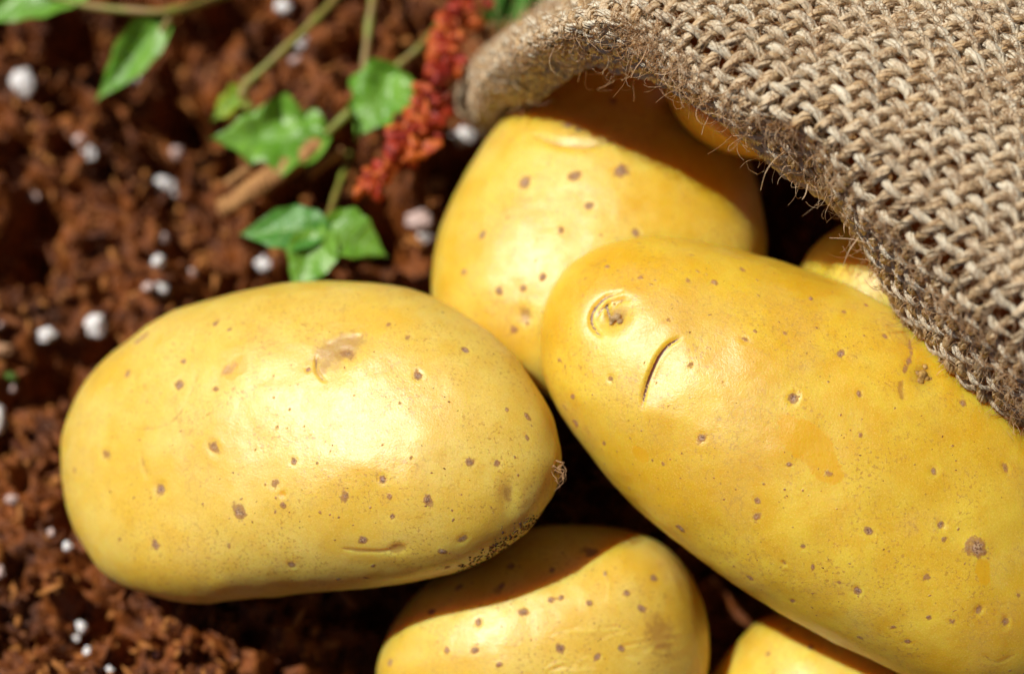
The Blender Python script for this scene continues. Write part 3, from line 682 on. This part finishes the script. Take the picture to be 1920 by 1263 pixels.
for kind, cnt, ln in (('warp', NA, float(Lu[-1])), ('weft', NB, float(Lvv[-1]))):
    for i in range(cnt + 1):
        V, F, tn, P, N, B, th = yarn(kind, i + (0 if kind == 'warp' else 0), ln)
        mesh_obj(kind + '_yarn', V, F, M_yarn, parent=sack, origin=P[len(P) // 2], attrs={'tone': tn})
        YP.append((P, N, B, kind, i))
# loose fibres standing out of the yarns
# second ply of cloth inside the sack, so that no daylight falls through the weave
un = np.linspace(.6, NU - 1.2, 150); vn = np.linspace(2.15, NV - 1.02, 110); UU, VVv = np.meshgrid(un, vn, indexing='ij')
Pl, Nl = SW(UU, VVv); ripple = .03 * np.cos(UU * 28) * np.cos(VVv * 20)
Pt = Pl - Nl * (.24 + .12 * np.clip(VVv - 2.1, 0, 1) + ripple)[..., None]; Pb = Pt - Nl * .06
I2 = np.arange(150 * 110).reshape(150, 110); Fq = np.stack([I2[:-1, :-1], I2[1:, :-1], I2[1:, 1:], I2[:-1, 1:]], -1).reshape(-1, 4)
M_ply = simple_mat('inner_cloth', (0.75, 0.46, 0.18), 0.8, (0.62, 0.35, 0.12), 500, bumps=(900, .7, .0006), transl=.7)
mesh_obj('inner_cloth', np.concatenate([Pt.reshape(-1, 3), Pb.reshape(-1, 3)]), np.concatenate([Fq, Fq[:, ::-1] + 150 * 110]), M_ply, parent=sack, origin=Pt[75, 50])
def fibre(p, d0, n, L, curl, r0, steps=7):
    d = d0 / np.linalg.norm(d0); path = [p]; ax = rng.normal(size=3)
    for k in range(steps):
        ax += rng.normal(size=3) * .6; d = d + np.cross(ax, d) * curl * .22 + rng.normal(size=3) * .06
        d /= np.linalg.norm(d); path.append(path[-1] + d * L / steps)
    return tube(np.array(path), np.linspace(r0, r0 * .5, steps + 1), 3)
parts, tones = [], []
def in_view(p, m=60):
    rel = p - CAMP; dd = -(rel @ TOW); x = 960 + rel @ RIGHT / dd * LENS / 36 * 1920; y = 631.5 - rel @ UP / dd * LENS / 36 * 1920
    return (-m < x < 1920 + m) and (-m < y < 1263 + m), x, y
cnt = 0
while cnt < 8000:
    P, N, B, kind, i = YP[rng.integers(len(YP))]; j = rng.integers(1, len(P) - 1); ok, x, y = in_view(P[j])
    if not ok: continue
    if N[j] @ TOW < .15 and rng.random() < .85: continue
    if x < 1150 and rng.random() < .6: continue
    if (i if kind == 'warp' else j / len(P) * (NA + 1)) < 7 and rng.random() < .72: continue
    T = P[j + 1] - P[j]; T /= np.linalg.norm(T); sg = rng.choice([-1, 1])
    d = T * sg * rng.uniform(.2, 1.2) + N[j] * rng.uniform(.15, 1.1) + B[j] * rng.uniform(-.8, .8)
    L = np.exp(rng.normal(-1.0, .5)); parts.append(fibre(P[j] + N[j] * .07 + B[j] * rng.uniform(-.06, .06), d, N[j], L, rng.uniform(.5, 1.9), rng.uniform(.0045, .0085), 8))
    tones.append(np.full(len(parts[-1][0]), rng.random())); cnt += 1
# whiskers along the hem
for q in range(520):
    u = rng.uniform(3.6, 12.5); v = rng.uniform(1.2, 2.3); p, n = SW(np.array([u]), np.array([v])); p, n = p[0], n[0]
    dn = S(np.array([u]), np.array([1.6]))[0] - S(np.array([u]), np.array([3.0]))[0]; dn /= np.linalg.norm(dn)
    al = S(np.array([u + .1]), np.array([2.0]))[0] - S(np.array([u - .1]), np.array([2.0]))[0]; al /= np.linalg.norm(al)
    d = dn * rng.uniform(.2, 1) + al * rng.uniform(-1, 1) + n * rng.uniform(-.2, .5)
    L = np.exp(rng.normal(-.95, .5)); parts.append(fibre(p, d, n, L, rng.uniform(.4, 1.3), rng.uniform(.004, .008), 9)); tones.append(np.full(len(parts[-1][0]), rng.random()))
for pts_ in ([(1470, 285, .3), (1450, 302, .5), (1435, 325, .5), (1426, 357, .2)], [(1490, 312, .3), (1472, 312, .4), (1465, 325, .3)], [(1515, 345, .4), (1510, 365, .4), (1504, 374, .4)],
             [(1215, 85, 0), (1205, 110, .2), (1192, 128, .2), (1183, 146, .1)], [(1285, 118, .3), (1265, 132, .4), (1245, 140, .4), (1228, 138, .3)], [(1243, 146, .2), (1252, 160, .2), (1275, 166, .2)],
             [(1390, 235, .3), (1370, 228, .4), (1345, 215, .4), (1322, 212, .3)], [(1430, 255, .3), (1405, 254, .3), (1375, 255, .3)], [(1625, 455, .4), (1595, 448, .4), (1555, 446, .3)], [(1610, 445, .8), (1592, 470, .8), (1580, 500, .6)]):
    C = smooth_open(np.array([pt(*c) for c in pts_]), 5); parts.append(tube(C, np.linspace(.011, .006, len(C)), 4)[0:2]); 
    V, F = parts[-1]; tri = np.concatenate([F[:, [0, 1, 2]], F[:, [0, 2, 3]]]); parts[-1] = (V, F); tones.append(np.full(len(V), .9))
V, F = join(parts)
tag(mesh_obj('loose_fibres', V, F, M_fuzz, parent=sack, origin=pt(1500, 200, 1), attrs={'tone': np.concatenate(tones)}), kind='stuff')

# ------------------------------------------------------------------ plants
M_leaf = simple_mat('leaf', (0.13, 0.34, 0.022), 0.34, (0.24, 0.47, 0.06), 140, spec=.6, bumps=(500, .5, .0008), transl=.30)
M_leafd = simple_mat('dark_leaf', (0.060, 0.22, 0.022), 0.42, (0.11, 0.32, 0.05), 180, spec=.5, bumps=(500, .5, .0008), transl=.25)
M_leafy = simple_mat('yellow_leaf', (0.36, 0.42, 0.02), 0.45, (0.22, 0.36, 0.02), 180, transl=.3)
M_stem = simple_mat('stem', (0.22, 0.27, 0.035), 0.5, (0.28, 0.17, 0.05), 160, spec=.4, transl=.1)
M_vein = simple_mat('leaf_vein', (0.30, 0.50, 0.16), 0.5, (0.2, 0.4, 0.08), 200)
M_red = simple_mat('red_seed', (0.50, 0.05, 0.016), 0.5, (0.20, 0.010, 0.007), 260, bumps=(900, .5, .0005), attrvar=None, transl=.2)
M_redo = simple_mat('orange_seed', (0.66, 0.17, 0.025), 0.5, (0.42, 0.045, 0.012), 260, bumps=(900, .5, .0005), transl=.2)
M_dry = simple_mat('dry_twig', (0.45, 0.23, 0.075), 0.7, (0.25, 0.10, 0.03), 220, bumps=(600, .8, .001))
M_perl = simple_mat('perlite', (0.80, 0.78, 0.77), 0.7, (0.62, 0.58, 0.56), 300, bumps=(900, .7, .0005), sss=.2)
M_perlp = simple_mat('pinkish_perlite', (0.62, 0.47, 0.43), 0.7, (0.48, 0.33, 0.29), 300, bumps=(900, .7, .0005))
M_stone = simple_mat('tan_stone', (0.48, 0.27, 0.14), 0.6, (0.30, 0.15, 0.07), 300, bumps=(900, .7, .0005))

def surf(px, py, h):                       # a point h cm above the soil at a photo pixel
    g = gpt(px, py, h); return g
def leaf(parent, base, tip, width, h0, h1, lobes=0, depth=.25, mat=None, fold=.25, curl=.2, seedn=0, side_tilt=0.0, crump=0.10):
    a = surf(*base, h0); b = surf(*tip, h1); ax = b - a; L = np.linalg.norm(ax); ax /= L
    side = np.cross(ax, np.array([0, 0, 1.0])); side /= np.linalg.norm(side); side = side + np.array([0, 0, 1.0]) * side_tilt; side /= np.linalg.norm(side); nn = np.cross(side, ax)
    if nn[2] < 0: nn = -nn
    W = width * PX * 1.15 / 2
    m, k = 26, 11; V = []
    for i in range(m + 1):
        t = i / m
        w_ = (math.sin(math.pi * min(1, t ** .75)) ** .8 + .02) * W
        if lobes: w_ *= 1 - depth * (0.5 + 0.5 * math.cos(2 * math.pi * lobes * t + 1.0))
        w_ *= 1 + .04 * math.sin(23 * t + seedn)
        for j in range(-k // 2 + 1, k // 2 + 1):
            q = j / (k // 2)
            z = fold * abs(q) * w_ - curl * (t - .4) ** 2 * L + .07 * W * math.sin(9 * t + 3 * q + seedn) + crump * W * (abs(math.sin(t * 13 - abs(q) * 3)) * abs(q) + .6 * math.sin(t * 7 + q * 5 + seedn) * abs(q))
            V.append(a + ax * (L * (t - .10 * abs(q) ** 2)) + side * (q * w_) + nn * z)
    kk = k if k % 2 else k + 1; V = np.array(V); kk = len(V) // (m + 1); J = np.arange(len(V)).reshape(m + 1, kk)
    F = np.stack([J[:-1, :-1], J[1:, :-1], J[1:, 1:], J[:-1, 1:]], -1).reshape(-1, 4)
    V2 = V - nn * .012; F2 = F[:, ::-1] + len(V)
    o = mesh_obj('leaf', np.concatenate([V, V2]), np.concatenate([F, F2]), mat or M_leaf, parent=parent, origin=a)
    mid = V.reshape(m + 1, kk, 3)[:, kk // 2] + nn * .012
    pr = [tube(mid, np.linspace(.035, .01, m + 1), 4)]
    for i in range(3, m - 3, 4):
        for sgn in (0, 1):
            row = V.reshape(m + 1, kk, 3); js = np.arange(kk // 2, kk) if sgn else np.arange(kk // 2, -1, -1)
            ps = [row[min(m, i + int(1.0 * q)), j_] + nn * .01 for q, j_ in enumerate(js)][:-1]
            pr.append(tube(ps, np.linspace(.016, .006, len(ps)), 3))
    # keep every piece quads
    Vv, Fv = join(pr); mesh_obj('vein', Vv, Fv, M_vein, parent=o, origin=a)
    return o
def stem(parent, pts_, r, mat=M_stem):
    C = smooth_open(np.array([surf(x, y, h) for x, y, h in pts_]), 8); n = len(C)
    R = r * PX * (1 + .12 * np.sin(np.arange(n) * .9)); R = R * np.linspace(1.1, .85, n)
    V, F = tube(C, R, 8); return mesh_obj('stem', V, F, mat, parent=parent, origin=C[0])

w1 = empty('weed', surf(300, 20, 0)); tag(w1, 'green weed with a folded pointed leaf hanging from a level stem at the upper left', 'plant', 'weeds growing in the soil')
stem(w1, [(540, -60, -.3), (420, -10, 1.2), (330, 20, 2.2), (240, 20, 2.2), (150, 8, 2.0), (60, -20, 2.0)], 10)
stem(w1, [(325, 18, 2.2), (315, 40, 2.1), (303, 60, 2.0)], 9)
leaf(w1, (308, 40), (176, 192), 84, 2.0, 1.1, mat=M_leaf, fold=.55, curl=.1, seedn=1, side_tilt=.35)
leaf(w1, (160, -20), (-60, 40), 90, 2.0, 1.6, mat=M_leaf, fold=.2, seedn=4)
w2 = empty('weed', surf(620, 60, 0)); tag(w2, 'weed with two lobed green leaves and a small yellow leaf on long slanting stems', 'plant', 'weeds growing in the soil')
stem(w2, [(760, -190, -.3), (650, -30, 1.5), (590, 40, 1.9), (520, 105, 1.9), (455, 165, 1.6)], 11)
stem(w2, [(470, 150, 1.7), (455, 175, 1.6), (470, 205, 1.4)], 13)
leaf(w2, (458, 172), (392, 228), 62, 1.5, 1.0, mat=M_leafy, lobes=2, depth=.3, seedn=2)
leaf(w2, (600, 262), (392, 262), 178, 1.1, 1.3, lobes=3, depth=.26, fold=.10, curl=.05, crump=.24, seedn=6)
stem(w2, [(690, -200, -.3), (700, -30, 1.8), (692, 50, 1.9), (684, 130, 1.7), (690, 165, 1.6)], 11)
stem(w2, [(585, 275, .9), (640, 225, 1.3), (700, 165, 1.4), (760, 112, 1.6), (800, 75, 1.5), (850, 10, -.3)], 10)
leaf(w2, (742, 140), (665, 262), 150, 1.9, 1.7, lobes=3, depth=.20, crump=.24, fold=.12, curl=.08, seedn=9)
w3 = empty('clover', surf(605, 430, 0)); tag(w3, 'three-leaved green clover growing close above the large pale potato', 'plant')
stem(w3, [(655, 290, -.6), (645, 320, .6), (628, 370, 1.2), (606, 432, 1.9)], 8)
leaf(w3, (604, 430), (446, 436), 96, 1.9, 1.7, mat=M_leafd, fold=.22, seedn=11)
leaf(w3, (612, 424), (728, 480), 104, 1.9, 1.5, mat=M_leaf, fold=.28, seedn=12)
leaf(w3, (608, 445), (545, 545), 100, 1.9, 1.6, mat=M_leaf, fold=.22, seedn=13)
w4 = empty('grass_tuft', surf(950, 20, 0)); tag(w4, 'blurred dark green grass tuft behind the top of the sack flap', 'grass')
for k, (x0, y0, x1, y1) in enumerate([(935, 60, 905, -80), (955, 50, 955, -90), (990, 30, 930, -70), (960, 70, 1000, -90), (915, 40, 960, -60), (1000, 40, 1010, -60)]):
    leaf(w4, (x0, y0), (x1, y1), 36, .3, 1.8, mat=M_leafd, fold=.4, seedn=20 + k)

# red seed stalk
sk = empty('seed_stalk', surf(860, 10, 0)); tag(sk, 'dried rust red dock seed head lying across the lobed leaf beside the sack', 'seed head')
line_ = smooth_open([(880, -40), (862, 30), (838, 80), (822, 130), (800, 190), (785, 235), (765, 280), (730, 310), (695, 355)], 12)
C = np.array([surf(x, y, 2.6) for x, y in line_]); V, F = tube(C, np.linspace(.07, .035, len(C)), 6); mesh_obj('stalk', V, F, M_red, parent=sk, origin=C[0])
V0, F0 = ICO1
seed_me = []
for m_ in range(4):
    th = np.arctan2(V0[:, 1], V0[:, 0]); sv = V0 * np.array([.115, .115, .16]) * (1 + .62 * np.cos(3 * th) * (1 - np.abs(V0[:, 2])))[:, None] * (1 + rng.uniform(-.32, .32, (len(V0), 1)))
    me = bpy.data.meshes.new('seed'); me.from_pydata([tuple(v) for v in sv * CM], [], [tuple(int(q) for q in f) for f in F0]); me.update(); me.polygons.foreach_set("use_smooth", np.ones(len(F0), bool)); me.materials.append(M_red if m_ < 2 else M_redo); seed_me.append(me)
for q in range(210):
    t = random.random(); t = t if abs(t - .42) > .04 else random.random(); i = min(len(C) - 1, int(t * len(C))); wdt = (.38 if t < .35 else (.42 if t < .85 else .18)) * (.45 + .75 * abs(math.sin(t * 11)))
    p = C[i] + rng.normal(0, .5, 3) * wdt * np.array([1, 1, .6]) + np.array([0, 0, .05])
    o = bpy.data.objects.new('seed', seed_me[random.randrange(4)]); COL.objects.link(o); o.parent = sk; put(o, p, sk)
    o.rotation_euler = (random.random() * 6, random.random() * 6, random.random() * 6); o.scale = [random.uniform(.5, 1.6) for _ in range(3)]

# dead curled leaf
tw = smooth_open([(600, 272), (560, 295), (530, 318), (490, 345), (450, 372), (412, 392)], 12)
C = np.array([surf(x, y, 1.1) for x, y in tw]); n = len(C); V, F = tube(C, .17 + .10 * np.sin(np.linspace(.3, 3.0, n)) + .03 * np.sin(np.arange(n) * 1.7), 12)
V = V + (fbm(V * 3.5, 9, 3)[:, None] - .5) * .22; V[:, 2] = 1.1 + (V[:, 2] - 1.1) * .7
tag(mesh_obj('dead_twig', V, F, M_dry, origin=C[n // 2]), 'rough tan dead twig slanting between the lobed leaf and the clover', 'twig')
for k, (a, b, lb) in enumerate([((485, 300), (425, 350), 'thin brown twig piece behind the tan dead twig'), ((640, 285), (575, 330), 'short brown twig stub right of the tan dead twig')]):
    C = np.array([surf(a[0] + (b[0] - a[0]) * t, a[1] + (b[1] - a[1]) * t, .6) for t in np.linspace(0, 1, 14)]); V, F = tube(C, .12, 8); V = V + (fbm(V * 4, 19 + k, 2)[:, None] - .5) * .15
    tag(mesh_obj('twig_piece', V, F, M_dry, origin=C[7]), lb, 'twig')

# ------------------------------------------------------------------ perlite and pebbles
PL = [(43, 155, 24, 34, 0, 'large upright white perlite grain near the upper left edge of the soil'),
      (308, 354, 32, 27, 0, 'largest lumpy white perlite grain left of the dead twig'),
      (182, 610, 22, 28, 0, 'big egg-shaped white perlite grain just above the left end of the pale potato'),
      (88, 627, 20, 15, 0, 'oval white perlite grain left of the big egg-shaped grain'),
      (302, 540, 18, 19, 0, 'white perlite grain with a pink one touching its left side'),
      (279, 538, 12, 11, 1, 'pinkish perlite grain touching the left side of a white one'),
      (496, 494, 19, 22, 0, 'white perlite grain under the left leaf of the clover'),
      (788, 412, 31, 24, 1, 'large pinkish white perlite lump right of the clover'),
      (795, 442, 15, 14, 0, 'small white perlite grain tucked below the large pinkish lump'),
      (873, 255, 27, 22, 0, 'white perlite grain in the shade below the sack flap'),
      (566, 80, 17, 17, 0, 'round white perlite grain under the long slanting stem'),
      (553, 113, 15, 14, 1, 'pinkish perlite grain below the round one at the slanting stem'),
      (532, 15, 18, 17, 0, 'white perlite grain at the top edge left of the long slanting stem'),
      (247, 152, 16, 16, 0, 'white perlite grain right of the folded pointed leaf'),
      (169, 287, 15, 17, 0, 'white perlite grain touching a dull one, below the folded leaf'),
      (150, 262, 12, 12, 1, 'dull pink perlite grain above a white one below the folded leaf'),
      (331, 288, 15, 15, 1, 'pinkish perlite grain above the largest lumpy grain'),
      (66, 366, 13, 16, 1, 'greyish perlite grain near the left edge at mid height'),
      (306, 447, 14, 14, 1, 'pinkish perlite grain topmost of the two stacked over the touching pair'),
      (297, 489, 13, 14, 0, 'white perlite grain just above the touching pair'),
      (365, 507, 12, 12, 1, 'pink perlite grain close above the pale potato, right of the touching pair'),
      (3, 605, 10, 14, 1, 'pinkish perlite grain cut by the left edge of the picture'),
      (154, 1174, 12, 13, 0, 'brightest white perlite grain of the cluster at the lower left'),
      (141, 1197, 10, 10, 0, 'left small perlite grain of the lower left cluster'),
      (164, 1219, 8, 10, 0, 'lowest small perlite grain of the lower left cluster'),
      (205, 1255, 10, 9, 0, 'white perlite grain at the bottom edge of the picture'),
      (127, 1024, 9, 11, 0, 'small white perlite grain beside the lower left side of the pale potato'),
      (96, 998, 8, 9, 1, 'small tan perlite grain at the lower left of the pale potato'),
      (22, 936, 12, 10, 1, 'pinkish perlite grain on the lower left soil near the picture edge'),
      (2, 1072, 8, 12, 1, 'perlite grain cut by the left edge near the bottom corner'),
      (293, 1225, 8, 8, 1, 'small pink perlite grain beside the shadow of the pale potato'),
      (24, 728, 9, 9, 1, 'tiny pink perlite grain beside the green sprout'),
      (-6, 790, 16, 30, 0, 'long white perlite piece cut by the left edge')]
def pebble(px, py, rx, ry, mat, label, name, cat, grp, h=None):
    V0, F0 = ICO2; g = gpt(px, py, 0.0)
    for _ in range(8): hz = float(ground_h(np.array([g[0]]), np.array([g[1]]))[0]); g = (g + gpt(px, py, hz + .22)) / 2
    sd = rng.integers(1000); vv = V0 * (1 + .75 * (fbm(V0 * 1.9 + sd, 3, 3, .6)[:, None] - .5) * 2)
    a = RIGHT; b = np.array([0, 1.0, 0]); k = PX * 1.22
    vv = vv[:, [0]] * a * rx * k + vv[:, [1]] * b * ry * k + vv[:, [2]] * np.array([0, 0, 1.0]) * (rx + ry) / 2 * k * .85
    tag(mesh_obj(name, vv + g, F0, mat, origin=g), label, cat, grp)
for x, y, rx, ry, t, lb in PL: pebble(x, y, rx * .86, ry * .86, (M_perl, M_perlp)[t], lb, 'perlite_grain', 'perlite', 'perlite grains in the soil')
pebble(815, 347, 20, 14, M_stone, 'tan pebble in the dark soil between the red seed head and the rear potato', 'pebble', 'stone', None)
pebble(5, 655, 20, 11, M_stone, 'tan pebble at the left edge above the green sprout', 'pebble', 'stone', None)
sp = empty('sprout', surf(22, 705, 0)); tag(sp, 'tiny green sprout poking out of the soil at the left edge', 'plant')
leaf(sp, (30, 708), (5, 700), 20, .3, .6, mat=M_leaf, seedn=30)
for o in bpy.data.objects:
    if '_o' in o: del o['_o']
